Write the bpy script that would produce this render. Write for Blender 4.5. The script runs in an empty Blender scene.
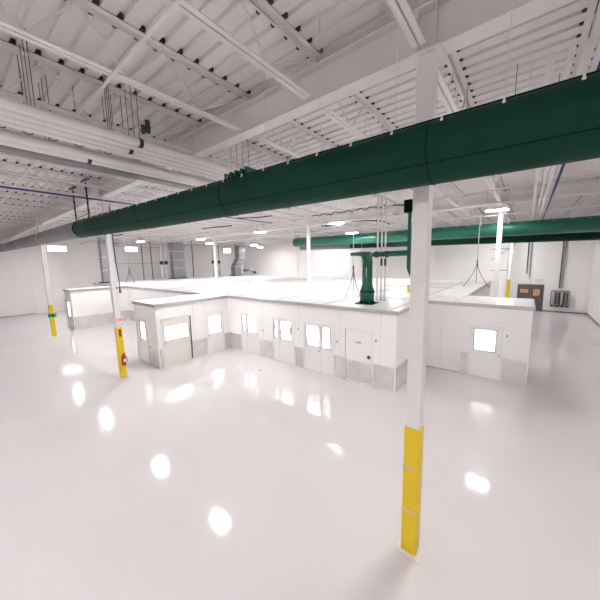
import bpy, math, random
from mathutils import Vector, Matrix
random.seed(7)
PI = math.pi
scene = bpy.context.scene
col = scene.collection

# ------------------------------------------------------------------ materials
def mat(name, rgb, rough=0.5, metal=0.0, emit=0.0, noise=0.0, nscale=3.0, bump=0.0, spec=0.5, trans=0.0, coat=0.0):
    m = bpy.data.materials.new(name)
    m.use_nodes = True
    nt = m.node_tree
    b = nt.nodes['Principled BSDF']
    b.inputs['Base Color'].default_value = (*rgb, 1)
    b.inputs['Roughness'].default_value = rough
    b.inputs['Metallic'].default_value = metal
    b.inputs['Specular IOR Level'].default_value = spec
    b.inputs['Transmission Weight'].default_value = trans
    b.inputs['Coat Weight'].default_value = coat
    b.inputs['Coat Roughness'].default_value = 0.05
    if emit:
        b.inputs['Emission Color'].default_value = (1, 0.998, 0.992, 1)
        b.inputs['Emission Strength'].default_value = emit
    tc = nt.nodes.new('ShaderNodeTexCoord')
    nz = nt.nodes.new('ShaderNodeTexNoise')
    nz.inputs['Scale'].default_value = nscale
    nz.inputs['Detail'].default_value = 4
    nt.links.new(tc.outputs['Object'], nz.inputs['Vector'])
    if noise:
        cr = nt.nodes.new('ShaderNodeValToRGB')
        cr.color_ramp.elements[0].position = 0.3
        cr.color_ramp.elements[1].position = 0.7
        cr.color_ramp.elements[0].color = (*[c * (1 - noise) for c in rgb], 1)
        cr.color_ramp.elements[1].color = (*[min(1, c * (1 + noise)) for c in rgb], 1)
        nt.links.new(nz.outputs['Fac'], cr.inputs['Fac'])
        nt.links.new(cr.outputs['Color'], b.inputs['Base Color'])
    if bump:
        bp = nt.nodes.new('ShaderNodeBump')
        bp.inputs['Strength'].default_value = bump
        bp.inputs['Distance'].default_value = 0.02
        nt.links.new(nz.outputs['Fac'], bp.inputs['Height'])
        nt.links.new(bp.outputs['Normal'], b.inputs['Normal'])
    return m

M = {}
M['floor'] = mat('floor_epoxy', (0.70, 0.655, 0.665), 0.085, noise=0.02, nscale=0.5, bump=0.012, spec=0.5)
M['wall'] = mat('wall_paint', (0.88, 0.86, 0.855), 0.55, noise=0.015, nscale=0.6)
M['clean'] = mat('clean_panel', (0.92, 0.905, 0.90), 0.4, noise=0.008)
M['roof'] = mat('clean_roof', (0.86, 0.85, 0.845), 0.32, noise=0.03, nscale=0.7)
M['deck'] = mat('deck_paint', (0.76, 0.725, 0.72), 0.5, noise=0.03, nscale=0.5)
M['steel'] = mat('white_steel', (0.76, 0.735, 0.73), 0.45, noise=0.02)
M['column'] = mat('column_paint', (0.80, 0.765, 0.765), 0.4, noise=0.02)
M['pipe'] = mat('white_pipe', (0.80, 0.765, 0.76), 0.35, noise=0.02)
M['alu'] = mat('aluminium_plate', (0.80, 0.78, 0.785), 0.25, metal=0.5, noise=0.08, nscale=2)
M['trim'] = mat('aluminium_trim', (0.55, 0.54, 0.54), 0.3, metal=0.8)
M['galv'] = mat('galvanised_steel', (0.23, 0.23, 0.24), 0.42, metal=0.3, noise=0.12, nscale=6)
M['greyduct'] = mat('grey_duct_fabric', (0.22, 0.22, 0.225), 0.6, noise=0.05, nscale=2)
M['greenlit'] = mat('green_duct_fabric_lit', (0.003, 0.125, 0.080), 0.36, noise=0.08, nscale=2, spec=0.6)  # same fabric as the big duct, with lamp brightness put into the colour
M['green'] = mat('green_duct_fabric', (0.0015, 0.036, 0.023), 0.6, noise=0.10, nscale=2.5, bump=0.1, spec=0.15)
M['greenp'] = mat('green_paint', (0.004, 0.095, 0.056), 0.22, noise=0.05)
M['greend'] = mat('dark_green_seam', (0.0015, 0.014, 0.010), 0.9, spec=0.05)
M['greenfar'] = mat('green_duct_fabric_unlit', (0.002, 0.03, 0.019), 0.6, spec=0.2)  # same green fabric, coloured darker because that duct hangs unlit
M['greensign'] = mat('sign_green', (0.02, 0.42, 0.10), 0.4)
M['yellow'] = mat('yellow_guard', (0.80, 0.56, 0.01), 0.38, noise=0.03)
M['strap'] = mat('pale_strap', (0.70, 0.55, 0.35), 0.5)
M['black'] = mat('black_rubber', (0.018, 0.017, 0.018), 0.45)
M['dark'] = mat('dark_metal', (0.09, 0.085, 0.09), 0.45, metal=0.3)
M['frame'] = mat('window_gasket', (0.10, 0.09, 0.10), 0.5)
M['seam'] = mat('panel_joint', (0.52, 0.50, 0.50), 0.5)
M['blue'] = mat('blue_hose', (0.035, 0.05, 0.19), 0.4)
M['red'] = mat('red_paint', (0.42, 0.015, 0.02), 0.3)
M['redsign'] = mat('sign_red', (0.80, 0.12, 0.10), 0.5)
M['signwhite'] = mat('sign_white', (0.85, 0.82, 0.80), 0.5)
M['greydoor'] = mat('grey_door_paint', (0.10, 0.105, 0.12), 0.4, noise=0.04)
M['amber'] = mat('amber_door_pane', (0.70, 0.33, 0.16), 0.5, emit=0.0, noise=0.35, nscale=5)  # mottled orange colour of the grey doors' panes
M['lamp'] = mat('lamp_diffuser', (0.9, 0.9, 0.9), 0.5, emit=215.0)
M['lampfill'] = mat('fill_lamp_diffuser', (0.9, 0.9, 0.9), 0.5, emit=175.0)  # for the added lamps that brighten the near hall
M['lampsoft'] = mat('lamp_diffuser_soft', (0.9, 0.9, 0.9), 0.5, emit=95.0)
M['lampin'] = mat('room_lamp_diffuser', (0.9, 0.9, 0.9), 0.5, emit=75.0)
M['glass'] = mat('clear_glass', (1, 1, 1), 0.0, trans=1.0)
M['glass'].node_tree.nodes['Principled BSDF'].inputs['IOR'].default_value = 1.05
M['cream'] = mat('cream_door', (0.84, 0.79, 0.74), 0.4)
M['doorwhite'] = mat('white_door_panel', (0.9, 0.9, 0.9), 0.4)  # plain white of the roll-up door on the back wall

# ------------------------------------------------------------------ mesh builder
class MB:
    def __init__(s): s.v = []; s.f = []; s.sm = []
    def box(s, x0, x1, y0, y1, z0, z1):
        if x0 > x1: x0, x1 = x1, x0
        if y0 > y1: y0, y1 = y1, y0
        if z0 > z1: z0, z1 = z1, z0
        n = len(s.v)
        s.v += [(x, y, z) for z in (z0, z1) for x, y in ((x0, y0), (x1, y0), (x1, y1), (x0, y1))]
        for q in ((0, 3, 2, 1), (4, 5, 6, 7), (0, 1, 5, 4), (1, 2, 6, 5), (2, 3, 7, 6), (3, 0, 4, 7)):
            s.f.append(tuple(n + i for i in q)); s.sm.append(False)
        return s
    def quad(s, a, b, c, d):
        n = len(s.v); s.v += [tuple(a), tuple(b), tuple(c), tuple(d)]
        s.f.append((n, n + 1, n + 2, n + 3)); s.sm.append(False); return s
    def rings(s, pts, rad, n=10, cap=True, smooth=True, square=False):
        pts = [Vector(p) for p in pts]
        if not isinstance(rad, (list, tuple)): rad = [rad] * len(pts)
        base = len(s.v)
        prev = None
        for i, p in enumerate(pts):
            if i == 0: t = pts[1] - pts[0]
            elif i == len(pts) - 1: t = pts[-1] - pts[-2]
            else: t = (pts[i + 1] - p).normalized() + (p - pts[i - 1]).normalized()
            t.normalize()
            up = Vector((0, 0, 1)) if abs(t.z) < 0.95 else Vector((0, 1, 0))
            if prev is not None:
                up = prev
            a = t.cross(up)
            if a.length < 1e-4: a = t.cross(Vector((1, 0, 0)))
            a.normalize(); b = a.cross(t).normalized(); prev = b
            for k in range(n):
                th = 2 * PI * (k + (0.5 if square else 0)) / n
                r = rad[i]
                s.v.append(tuple(p + a * (r * math.cos(th)) + b * (r * math.sin(th))))
        for i in range(len(pts) - 1):
            for k in range(n):
                k2 = (k + 1) % n
                s.f.append((base + i * n + k, base + i * n + k2, base + (i + 1) * n + k2, base + (i + 1) * n + k)); s.sm.append(smooth)
        if cap:
            s.f.append(tuple(base + k for k in range(n))[::-1]); s.sm.append(False)
            l = base + (len(pts) - 1) * n
            s.f.append(tuple(l + k for k in range(n))); s.sm.append(False)
        return s
    def bar(s, a, b, w): return s.rings([a, b], w * 0.7071, 4, smooth=False, square=True)
    def build(s, name, m, parent=None, bevel=0.0):
        me = bpy.data.meshes.new(name)
        me.from_pydata(s.v, [], s.f)
        me.polygons.foreach_set('use_smooth', s.sm)
        me.materials.append(M[m] if isinstance(m, str) else m)
        me.update()
        o = bpy.data.objects.new(name, me); col.objects.link(o)
        if parent is not None:
            o.parent = parent
            L = world_loc(parent)
            if L.length > 0: me.transform(Matrix.Translation(-L))
        if bevel:
            bv = o.modifiers.new('Bevel', 'BEVEL'); bv.width = bevel; bv.segments = 2; bv.limit_method = 'ANGLE'
        return o
def world_loc(o):
    l = Vector((0, 0, 0))
    while o is not None:
        l += Vector(o.location); o = o.parent
    return l
def tag(o, label=None, cat=None, group=None, kind=None):
    if label: o['label'] = label
    if cat: o['category'] = cat
    if group: o['group'] = group
    if kind: o['kind'] = kind
    return o
def thing(name, label, cat, loc=(0, 0, 0), group=None):
    o = bpy.data.objects.new(name, None); col.objects.link(o); o.location = loc
    o.empty_display_size = 0.1
    return tag(o, label, cat, group)
def copy_thing(root, dx, label=None, group=None, rotz=None):
    r = root.copy(); col.objects.link(r)
    r.location = Vector(root.location) + Vector(dx)
    if label: r['label'] = label
    if group: r['group'] = group
    for ch in list(root.children):
        c = ch.copy(); col.objects.link(c); c.parent = r
        for g in list(ch.children):
            d = g.copy(); col.objects.link(d); d.parent = c
    return r
def struct(name, mb, m, bevel=0):
    return tag(mb.build(name, m, None, bevel), kind='structure')

# wall plate with rectangular holes. axis 'x': wall runs along x at y=c..c+t ; axis 'y': runs along y at x=c..c+t
def holed(mb, axis, a0, a1, c, t, z0, z1, holes):
    As = sorted({a0, a1, *[h[0] for h in holes], *[h[1] for h in holes]})
    Zs = sorted({z0, z1, *[h[2] for h in holes], *[h[3] for h in holes]})
    As = [a for a in As if a0 <= a <= a1]; Zs = [z for z in Zs if z0 <= z <= z1]
    def solid(i, j):
        if i < 0 or j < 0 or i >= len(As) - 1 or j >= len(Zs) - 1: return False
        am = (As[i] + As[i + 1]) / 2; zm = (Zs[j] + Zs[j + 1]) / 2
        return not any(h[0] < am < h[1] and h[2] < zm < h[3] for h in holes)
    def P(a, d, z): return (a, d, z) if axis == 'x' else (d, a, z)
    for i in range(len(As) - 1):
        for j in range(len(Zs) - 1):
            if not solid(i, j): continue
            u0, u1, w0, w1 = As[i], As[i + 1], Zs[j], Zs[j + 1]
            mb.quad(P(u0, c, w0), P(u1, c, w0), P(u1, c, w1), P(u0, c, w1))
            mb.quad(P(u1, c + t, w0), P(u0, c + t, w0), P(u0, c + t, w1), P(u1, c + t, w1))
            if not solid(i - 1, j): mb.quad(P(u0, c, w0), P(u0, c, w1), P(u0, c + t, w1), P(u0, c + t, w0))
            if not solid(i + 1, j): mb.quad(P(u1, c, w0), P(u1, c + t, w0), P(u1, c + t, w1), P(u1, c, w1))
            if not solid(i, j - 1): mb.quad(P(u0, c, w0), P(u0, c + t, w0), P(u1, c + t, w0), P(u1, c, w0))
            if not solid(i, j + 1): mb.quad(P(u0, c, w1), P(u1, c, w1), P(u1, c + t, w1), P(u0, c + t, w1))
    return mb

# ------------------------------------------------------------------ shell
XL, XR, YF, YB, ZD = -41.8, 4.43, -9.9, 35.3, 8.68
struct('floor', MB().box(XL - 0.3, XR + 0.3, YF - 0.3, YB + 0.3, -0.2, 0), 'floor')
# corrugated roof deck, ribs along x
deck = MB()
y = YF - 0.2
prof = []
while y < YB + 0.2:
    prof += [(y, ZD), (y + 0.205, ZD), (y + 0.225, ZD + 0.055), (y + 0.285, ZD + 0.055), (y + 0.30, ZD)]
    y += 0.305
n = len(deck.v)
for (yy, zz) in prof:
    deck.v += [(XL - 0.2, yy, zz), (XR + 0.2, yy, zz)]
for i in range(len(prof) - 1):
    deck.f.append((n + 2 * i, n + 2 * i + 1, n + 2 * i + 3, n + 2 * i + 2)); deck.sm.append(False)
deck.box(XL - 0.3, XR + 0.3, YF - 0.3, YB + 0.3, ZD + 0.09, ZD + 0.25)
struct('ceiling', deck, 'deck')

wins = [(7.5, 9.3, 6.75, 7.45), (15.35, 17.0, 6.85, 7.6), (31.0, 32.7, 6.9, 7.75)]
lw = MB(); holed(lw, 'y', YF - 0.2, YB + 0.2, XL - 0.2, 0.2, 0, ZD + 0.1, wins)
struct('wall_left', lw, 'wall')
for i, (a, b, c, d) in enumerate(wins):
    fr = MB()
    for q in ((a, a + .05, c, d), (b - .05, b, c, d), (a + .05, b - .05, c, c + .05), (a + .05, b - .05, d - .05, d)):
        fr.box(XL - 0.14, XL + 0.02, q[0], q[1], q[2], q[3])
    w = struct('window_%d' % (i + 1), fr, 'steel')
    MB().box(XL - 0.10, XL - 0.09, a + .05, b - .05, c + .05, d - .05).build('pane', 'glass', w)
rw = MB().box(XR, XR + 0.2, YF - 0.2, YB + 0.2, 0, ZD + 0.1)
struct('wall_right', rw, 'wall')
bw = MB().box(XL, XR, YB, YB + 0.2, 0, ZD + 0.1)
x = -8.4
while x < XR - 0.1:                      # ribbed liner panels of the far right part
    bw.box(x, x + 0.05, YB - 0.02, YB, 0.12, 7.0); x += 0.6
struct('wall_back', bw, 'wall')
struct('wall_front', MB().box(XL, XR, YF - 0.2, YF, 0, ZD + 0.1), 'wall')
struct('baseboard_left', MB().box(XL, XL + 0.02, YF, YB, 0, 0.12), 'seam')
struct('baseboard_right', MB().box(XR - 0.02, XR, YF, YB, 0, 0.15), 'galv')
struct('baseboard_back', MB().box(XL + .02, XR - .02, YB - 0.045, YB - .021, 0, 0.12), 'galv')
# big sectional door in the left wall
dm = MB().box(XL + 0.0, XL + 0.03, 6.0, 12.4, 0.0, 5.3)
d1 = struct('door_1', dm, 'wall')
fm = MB()
fm.box(XL, XL + 0.06, 5.9, 6.0, 0, 5.4).box(XL, XL + 0.06, 12.4, 12.5, 0, 5.4).box(XL, XL + 0.06, 6.0, 12.4, 5.3, 5.4)
for k in range(1, 9): fm.box(XL + .03, XL + 0.034, 6.02, 12.38, k * 0.59, k * 0.59 + 0.012)
fm.build('door_frame', 'clean', d1)
# white roll-up door high on the back wall
pm = MB().box(-25.1, -19.0, YB - 0.06, YB, 3.0, 6.75)
d3 = struct('door_3', pm, 'doorwhite')
MB().box(-24.4, -18.9, YB - 0.35, YB, 6.75, 7.1).build('door_header', 'steel', d3)

# ------------------------------------------------------------------ primary steel
COLX = (-40.0, -27.1, -14.2, -1.3)
ROWY = (4.63, 19.0, 33.4)
def girder(Y, z0, label):
    m = MB()
    m.box(XL, XR, Y - 0.15, Y + 0.15, z0, z0 + 0.03)
    m.box(XL, XR, Y - 0.15, Y + 0.15, 8.50, 8.53)
    m.box(XL, XR, Y - 0.012, Y + 0.012, z0 + 0.03, 8.50)
    for X in COLX:
        for dx in (-0.12, 0.12):
            m.box(X + dx - .006, X + dx + .006, Y - .14, Y + .14, z0 + .03, 8.5)
    tag(m.build('roof_girder', 'steel'), label, 'girder', 'main roof girders')
girder(4.63, 7.95, 'deep grey-white roof girder running above the foreground column')
girder(19.0, 7.95, 'white roof girder crossing above the middle row of columns')
girder(33.4, 7.95, 'white roof girder nearest the far back wall')

def joist_thing(X, Y0, Y1, label, group):
    t = thing('roof_joist', label, 'roof joist', (X, Y0, 8.56), group)
    L = Y1 - Y0
    return t
JL = 14.32
def make_joist(X, Y0, L, label, group):
    t = thing('roof_joist', label, 'roof joist', (X, Y0, 7.9), group)
    a = MB()
    for s in (-1, 1):
        a.box(X + s * .012, X + s * .10, Y0 + .0, Y0 + L, 8.655, 8.665)
        a.box(X + s * .012, X + s * .018, Y0 + .0, Y0 + L, 8.60, 8.655)
    a.box(X - .07, X + .07, Y0 + .0, Y0 + .14, 8.532, 8.60).box(X - .07, X + .07, Y0 + L - .14, Y0 + L, 8.532, 8.60)
    a.build('top_chord', 'steel', t)
    b = MB()
    for s in (-1, 1):
        b.box(X + s * .012, X + s * .085, Y0 + .3, Y0 + L - .3, 7.90, 7.91)
        b.box(X + s * .012, X + s * .018, Y0 + .3, Y0 + L - .3, 7.91, 7.96)
    b.build('bottom_chord', 'steel', t)
    w = MB()
    w.bar((X, Y0 + .12, 8.6), (X, Y0 + 1.25, 7.93), .026)
    w.bar((X, Y0 + L - .12, 8.6), (X, Y0 + L - 1.25, 7.93), .026)
    npan = 10; p = (L - 2.5) / npan
    for k in range(npan):
        ya = Y0 + 1.25 + k * p
        w.bar((X, ya, 7.93), (X, ya + p / 2, 8.63), .022)
        w.bar((X, ya + p / 2, 8.63), (X, ya + p, 7.93), .022)
    w.build('web', 'steel', t)
    fc = MB()                                    # black comb standing in for the shade inside the deck flutes
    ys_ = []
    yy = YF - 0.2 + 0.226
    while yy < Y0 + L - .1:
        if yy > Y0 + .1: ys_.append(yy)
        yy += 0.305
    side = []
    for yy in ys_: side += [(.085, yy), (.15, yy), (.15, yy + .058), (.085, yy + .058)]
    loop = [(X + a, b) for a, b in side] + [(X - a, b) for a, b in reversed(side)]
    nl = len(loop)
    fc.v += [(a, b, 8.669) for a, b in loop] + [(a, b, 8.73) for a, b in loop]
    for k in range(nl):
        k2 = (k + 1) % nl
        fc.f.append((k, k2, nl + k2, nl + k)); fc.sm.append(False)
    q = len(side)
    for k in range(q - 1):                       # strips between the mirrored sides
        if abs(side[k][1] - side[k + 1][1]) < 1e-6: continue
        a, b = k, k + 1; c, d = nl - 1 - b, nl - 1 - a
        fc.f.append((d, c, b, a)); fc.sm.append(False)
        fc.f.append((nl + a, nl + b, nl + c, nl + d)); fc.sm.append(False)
    fc.build('flute_shade', 'black', t)
    return t
bays = [(-9.75, 'roof joist over the bay nearest the viewer, white open web', 'joists of the near bay'),
        (4.585, 'roof joist over the middle bay behind the first girder, white open web', 'joists of the middle bay'),
        (18.92, 'roof joist over the far bay beyond the second girder, white open web', 'joists of the far bay')]
j0 = None
for (Y0, lab, grp) in bays:
    k = 0
    while True:
        X = 4.21 - k * 1.843
        if X < XL + 0.3: break
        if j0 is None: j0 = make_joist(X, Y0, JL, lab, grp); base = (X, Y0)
        else:
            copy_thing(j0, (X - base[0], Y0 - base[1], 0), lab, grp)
        k += 1
# bridging lines across the joists
for (Y, z, lab) in ((-3.0, 7.89, 'behind the viewpoint'), (1.9, 7.89, 'above the left pipes, nearest the viewer'), (8.6, 7.89, 'just beyond the first girder'),
                    (12.2, 7.89, 'in the middle bay'), (15.6, 7.89, 'just before the second girder'), (23.0, 7.89, 'first beyond the second girder'), (28.4, 7.89, 'in the far bay')):
    if Y < 0: continue
    m = MB().bar((XL + .05, Y, z - .012), (XR - .05, Y, z - .012), .03)
    tag(m.build('joist_bridging', 'steel'), 'thin white bridging angle under the joists ' + lab, 'bridging', 'bridging angles')

# columns
CW = 0.115
def column(X, Y, label, guard_h=2.35, strap=False):
    t = thing('steel_column', label, 'column', (X, Y, 0), 'roof columns')
    m = MB().box(X - CW, X + CW, Y - CW, Y + CW, 0.02, 7.93)
    m.build('shaft', 'column', t, 0.012)
    MB().box(X - .2, X + .2, Y - .2, Y + .2, 7.93, 7.95).build('cap_plate', 'steel', t)
    MB().box(X - .19, X + .19, Y - .19, Y + .19, 0, 0.02).build('base_plate', 'steel', t)
    if guard_h:
        g = MB().box(X - CW - .013, X + CW + .013, Y - CW - .013, Y + CW + .013, 0.021, guard_h)
        g.build('guard', 'yellow', t, 0.02)
    if strap:
        for z in (1.62, 0.8):
            s_ = MB().box(X - CW - .017, X + CW - .05, Y - CW - .019, Y - CW - .011, z, z + .045)
            s_.build('strap', 'strap', t)
    return t
column(-1.3, 4.63, 'large white steel column in the foreground with a yellow guard at its foot', strap=True)
column(-14.2, 4.63, 'white column with yellow guard that carries the fire extinguisher')
column(-27.1, 4.63, 'white column with yellow guard carrying a green sign, at the left')
column(-27.1, 19.0, 'slim white column rising behind the cleanroom roof left of centre', 0)
column(-14.2, 19.0, 'slim white column rising through the roof at picture centre', 0)
column(-1.3, 19.0, 'white column standing right behind the right end of the cleanroom', 2.35)
column(-1.3, 33.4, 'far white column with a tall yellow guard near the back wall', 3.1)
column(-14.2, 33.4, 'far white column behind the green riser duct', 0)
column(-27.1, 33.4, 'farthest white column before the blank back wall', 0)

# ------------------------------------------------------------------ modular cleanroom
HR = 3.2
cr = thing('modular_cleanroom', 'white modular cleanroom with flat roof, aluminium kick plates and window doors', 'cleanroom', (-15, 12, 0))
T = 0.1
YM = 10.4
XA, XI, XL4, X1, XE = -28.71, -13.86, -16.29, -3.70, -2.35
def leaf(axis, c, face, a0, a1, z0, z1, win=None, m='clean', split=None, handle=None, handle_m='trim', gasket='frame'):
    """a door leaf standing in the wall plane; face=-1/+1 is the outward direction"""
    def B(mb, u0, u1, d0, d1, w0, w1):
        lo, hi = c + face * d0, c + face * d1
        if axis == 'x': mb.box(u0, u1, lo, hi, w0, w1)
        else: mb.box(lo, hi, u0, u1, w0, w1)
    lf = MB()
    holes = [(w[0], w[1], w[2], w[3]) for w in (win or [])]
    off = c + face * 0.012
    lo = min(off, c - face * 0.05); th = abs(off - (c - face * 0.05))
    holed(lf, axis, a0, a1, lo, th, z0, z1, holes)
    d = lf.build('door', m, cr)
    fr = MB(); fw = .055
    B(fr, a0 - fw, a0 - .008, 0.001, 0.03, z0 - .0, z1 + fw)
    B(fr, a1 + .008, a1 + fw, 0.001, 0.03, z0 - .0, z1 + fw)
    B(fr, a0 - .008, a1 + .008, 0.001, 0.03, z1 + .008, z1 + fw)
    fr.build('door_frame', m, d)
    gp = MB()
    B(gp, a0 - .008, a0, 0.0, 0.02, z0, z1 + .008); B(gp, a1, a1 + .008, 0.0, 0.02, z0, z1 + .008); B(gp, a0, a1, 0.0, 0.02, z1, z1 + .008)
    for s in (split or []): B(gp, s - .006, s + .006, .013, 0.017, z0, z1)
    gp.build('door_gap', 'frame' if m == 'solid' else 'seam', d)
    for h in holes:
        g = MB(); e = .028
        B(g, h[0], h[0] + e, -0.02, 0.022, h[2], h[3]); B(g, h[1] - e, h[1], -0.02, 0.022, h[2], h[3])
        B(g, h[0] + e, h[1] - e, -0.02, 0.022, h[2], h[2] + e); B(g, h[0] + e, h[1] - e, -0.02, 0.022, h[3] - e, h[3])
        g.build('window_gasket', gasket, d)
        p = MB(); B(p, h[0] + e, h[1] - e, -0.012, -0.006, h[2] + e, h[3] - e); p.build('pane', 'glass', d)
    if handle:
        u, z = handle
        hm = MB()
        B(hm, u - .03, u + .03, .012, .022, z - .05, z + .05)
        if axis == 'x': hm.rings([(u, c + face * .02, z), (u, c + face * .07, z)], .014, 8); hm.rings([(u - .06, c + face * .07, z), (u + .06, c + face * .07, z)], .012, 8)
        else: hm.rings([(c + face * .02, u, z), (c + face * .07, u, z)], .014, 8); hm.rings([(c + face * .07, u - .06, z), (c + face * .07, u + .06, z)], .012, 8)
        hm.build('door_handle', handle_m, d)
    return d

# main front wall (facing the viewer), with door openings
openM = [(-12.65, -11.22, 0.02, 2.30), (-10.16, -8.76, 0.02, 2.30), (-8.08, -6.48, 0.02, 2.30), (-5.86, -4.66, 0.06, 2.26)]
w = MB(); holed(w, 'x', XI, X1, YM, T, 0, HR - .12, openM)
w.build('front_wall', 'clean', cr)
# other walls
openL = [(6.40, 7.87, 0.05, 2.38), (8.93, 9.98, 0.05, 2.36)]
w = MB(); holed(w, 'y', 6.16, YM, XI - T, T, 0, HR - .12, openL); w.build('wing_side_wall', 'clean', cr)
w = MB(); holed(w, 'x', XL4, XI - T, 6.16, T, 0, HR - .12, [(-16.15, -14.98, 0.05, 2.3)]); w.build('wing_end_wall', 'clean', cr)
w = MB().box(XL4, XL4 + T, 6.16 + T, YM, 0, HR - .12); w.build('wing_side_wall', 'clean', cr)
w = MB().box(XA, XL4 + T, YM, YM + T, 0, HR - .12); w.build('recessed_wall', 'clean', cr)
w = MB().box(XA - T, XA, 6.23, YM, 0, HR - .12); w.build('wing_side_wall', 'clean', cr)
w = MB(); holed(w, 'x', -30.54, XA - T, 6.23, T, 0, HR - .12, [(-30.42, -29.0, 0.05, 2.35)]); w.build('wing_end_wall', 'clean', cr)
w = MB().box(-30.54, -30.54 + T, 6.23 + T, YM, 0, HR - .12); w.build('wing_side_wall', 'clean', cr)
w = MB().box(-38.0, -30.54, YM, YM + T, 0, HR - .12); w.build('recessed_wall', 'clean', cr)
w = MB().box(X1 - T, X1, YM + T, 14.05, 0, HR - .12); w.build('right_return_wall', 'clean', cr)
w = MB(); holed(w, 'x', X1, 0.28, 14.05, T, 0, HR - .12, [(-1.75, -0.61, 0.05, 2.26)]); w.build('right_front_wall', 'clean', cr)
w = MB().box(0.28 - T, 0.28, 14.05 + T, 16.8, 0, HR - .12).box(XE, 0.28 - T, 16.8 - T, 16.8, 0, HR - .12); w.build('right_end_wall', 'clean', cr)
w = MB().box(XE - T, XE, 16.8 - T, 29.0, 0, HR - .12).box(-38, XE, 29.0, 29.0 + T, 0, HR - .12).box(-38, -38 + T, YM + T, 29, 0, HR - .12); w.build('rear_wall', 'clean', cr)
# interior partitions make the windows look into shallow lit rooms
w = MB().box(-28.6, X1 - T, 13.6, 13.7, 0, 2.98).box(-16.4, -16.3, YM + T + .01, 13.6, 0, 2.98); w.build('partition_wall', 'clean', cr)
w = MB().box(-3.7, -2.45, 16.6, 16.7, 0, 2.98); w.build('partition_wall', 'clean', cr)
# joints between wall panels
jt = MB()
for a in (-10.9, -8.42, -6.16, -4.3): jt.box(a - .004, a + .004, YM - .003, YM, 1.0, 3.08)
for a in (-2.9,): jt.box(a - .004, a + .004, 14.047, 14.05, 0.1, 3.08)
for a in (8.1, 8.75): jt.box(XI, XI + .003, a - .004, a + .004, 1.0, 3.08)
for a in (-27.4, -26.2, -25, -23.8, -22.6, -21.4, -20.2, -19, -17.8): jt.box(a - .004, a + .004, YM - .003, YM, 1.0, 3.08)
jt.build('panel_joint', 'seam', cr)
# extruded corner posts
cp = MB()
for (X, Y) in ((X1, YM), (XI, 6.16), (XL4, 6.16), (XA, 6.23), (0.28, 14.05)):
    MB().box(X - .03, X + .012, Y - .012, Y + .03, 0.0, HR - .141).build('corner_post', 'clean', cr)


# roof: slabs
rf = MB()
ov = 0.05
zt, zb = HR, HR - .12
rf.box(-38 - ov, X1 + ov, YM - ov, 29.1 + ov, zb, zt)
rf.box(X1 + ov, XE + ov, 14.05 - ov, 29.1 + ov, zb, zt)
rf.box(XL4 - ov, XI + ov, 6.16 - ov, YM - ov, zb, zt)
rf.box(-30.54 - ov, XA + ov, 6.23 - ov, YM - ov, zb, zt)
rf.box(XE + ov, 0.28 + ov, 14.05 - ov, 16.8 + ov, zb, zt)
roof = rf.build('roof', 'roof', cr)
# low seams and battens on top of the roof
sm = MB()
for a in range(-37, -3, 3):
    y1_ = 28.9
    y0_ = 10.5
    sm.box(a - .02, a + .02, y0_, y1_, zt, zt + .02)
for b in (14.0, 17.4, 20.8, 24.2): sm.box(-37.9, -3.7, b - .02, b + .02, zt, zt + .018)
sm.build('roof_batten', 'seam', roof)
# aluminium edge trim
tr = MB()
e = .025; h0, h1 = zb - .02, zt + .012
def tx(x0, x1, yy, s): tr.box(x0, x1, yy, yy + s * e, h0, h1)
def ty(y0, y1, xx, s): tr.box(xx, xx + s * e, y0, y1, h0, h1)
tx(XI + ov, X1 + ov + e, YM - ov, -1)
ty(YM - ov, 14.05 - ov, X1 + ov, 1)
tx(X1 + ov + e, 0.28 + ov + e, 14.05 - ov, -1)
ty(14.05 - ov, 16.8 + ov, 0.28 + ov, 1)
tx(XE + ov, .28 + ov + e, 16.8 + ov, 1)
ty(16.8 + ov + e, 29.1, XE + ov, 1)
ty(6.16 - ov, YM - ov - e, XI + ov, 1)
tx(XL4 - ov - e, XI + ov + e, 6.16 - ov, -1)
ty(6.16 - ov, YM - ov, XL4 - ov, -1)
tx(XA + ov, XL4 - ov, YM - ov, -1)
ty(6.23 - ov, YM - ov, XA + ov, 1)
tx(-30.54 - ov - e, XA + ov + e, 6.23 - ov, -1)
ty(6.23 - ov, YM - ov, -30.54 - ov, -1)
tx(-38, -30.62, YM - ov, -1)
tr.build('edge_trim', 'trim', roof)
# white upstand along the main right edge of the roof
MB().box(XE - .15, XE + .04, 14.3, 29.0, zt, zt + .07).build('kerb', 'clean', roof)

# ribbed aluminium kick plates
def kick(axis, c, face, a0, a1, z1=0.97):
    m = MB()
    def B(u0, u1, d, w0, w1):
        lo, hi = c, c + face * d
        if axis == 'x': m.box(u0, u1, lo, hi, w0, w1)
        else: m.box(lo, hi, u0, u1, w0, w1)
    B(a0, a1, .008, 0.06, z1)
    z = 0.09
    while z < z1 - .05:
        B(a0, a1, .014, z, z + .085); z += 0.145
    B(a0, a1, .02, 0.0, 0.05)
    m.build('kick_plate', 'alu', cr)
for a, b in ((XI + .03, -12.72), (-11.15, -10.23), (-8.69, -8.15), (-6.41, -5.93), (-4.59, X1 - .03)): kick('x', YM, -1, a, b)
kick('y', XI, 1, 6.2, 6.33); kick('y', XI, 1, 7.95, 8.86); kick('y', XI, 1, 10.05, YM - .02)
kick('x', 6.16, -1, -14.9, XI - .03); kick('x', 6.16, -1, XL4 + .02, XL4 + .07)
kick('y', X1, 1, YM + .03, 14.03)
kick('x', 14.05, -1, -2.07, -1.82); kick('x', 14.05, -1, -0.54, 0.25)
kick('x', YM, -1, XA + .03, XL4 - .02)
kick('y', XA, 1, 6.26, YM - .02)
kick('x', 6.23, -1, -28.93, XA - .03)
kick('y', XL4, -1, 6.2, YM - .02)
bc = MB().box(X1 + .03, -2.08, 14.03, 14.05, 0, .05)
bc.build('base_channel', 'trim', cr)
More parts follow.
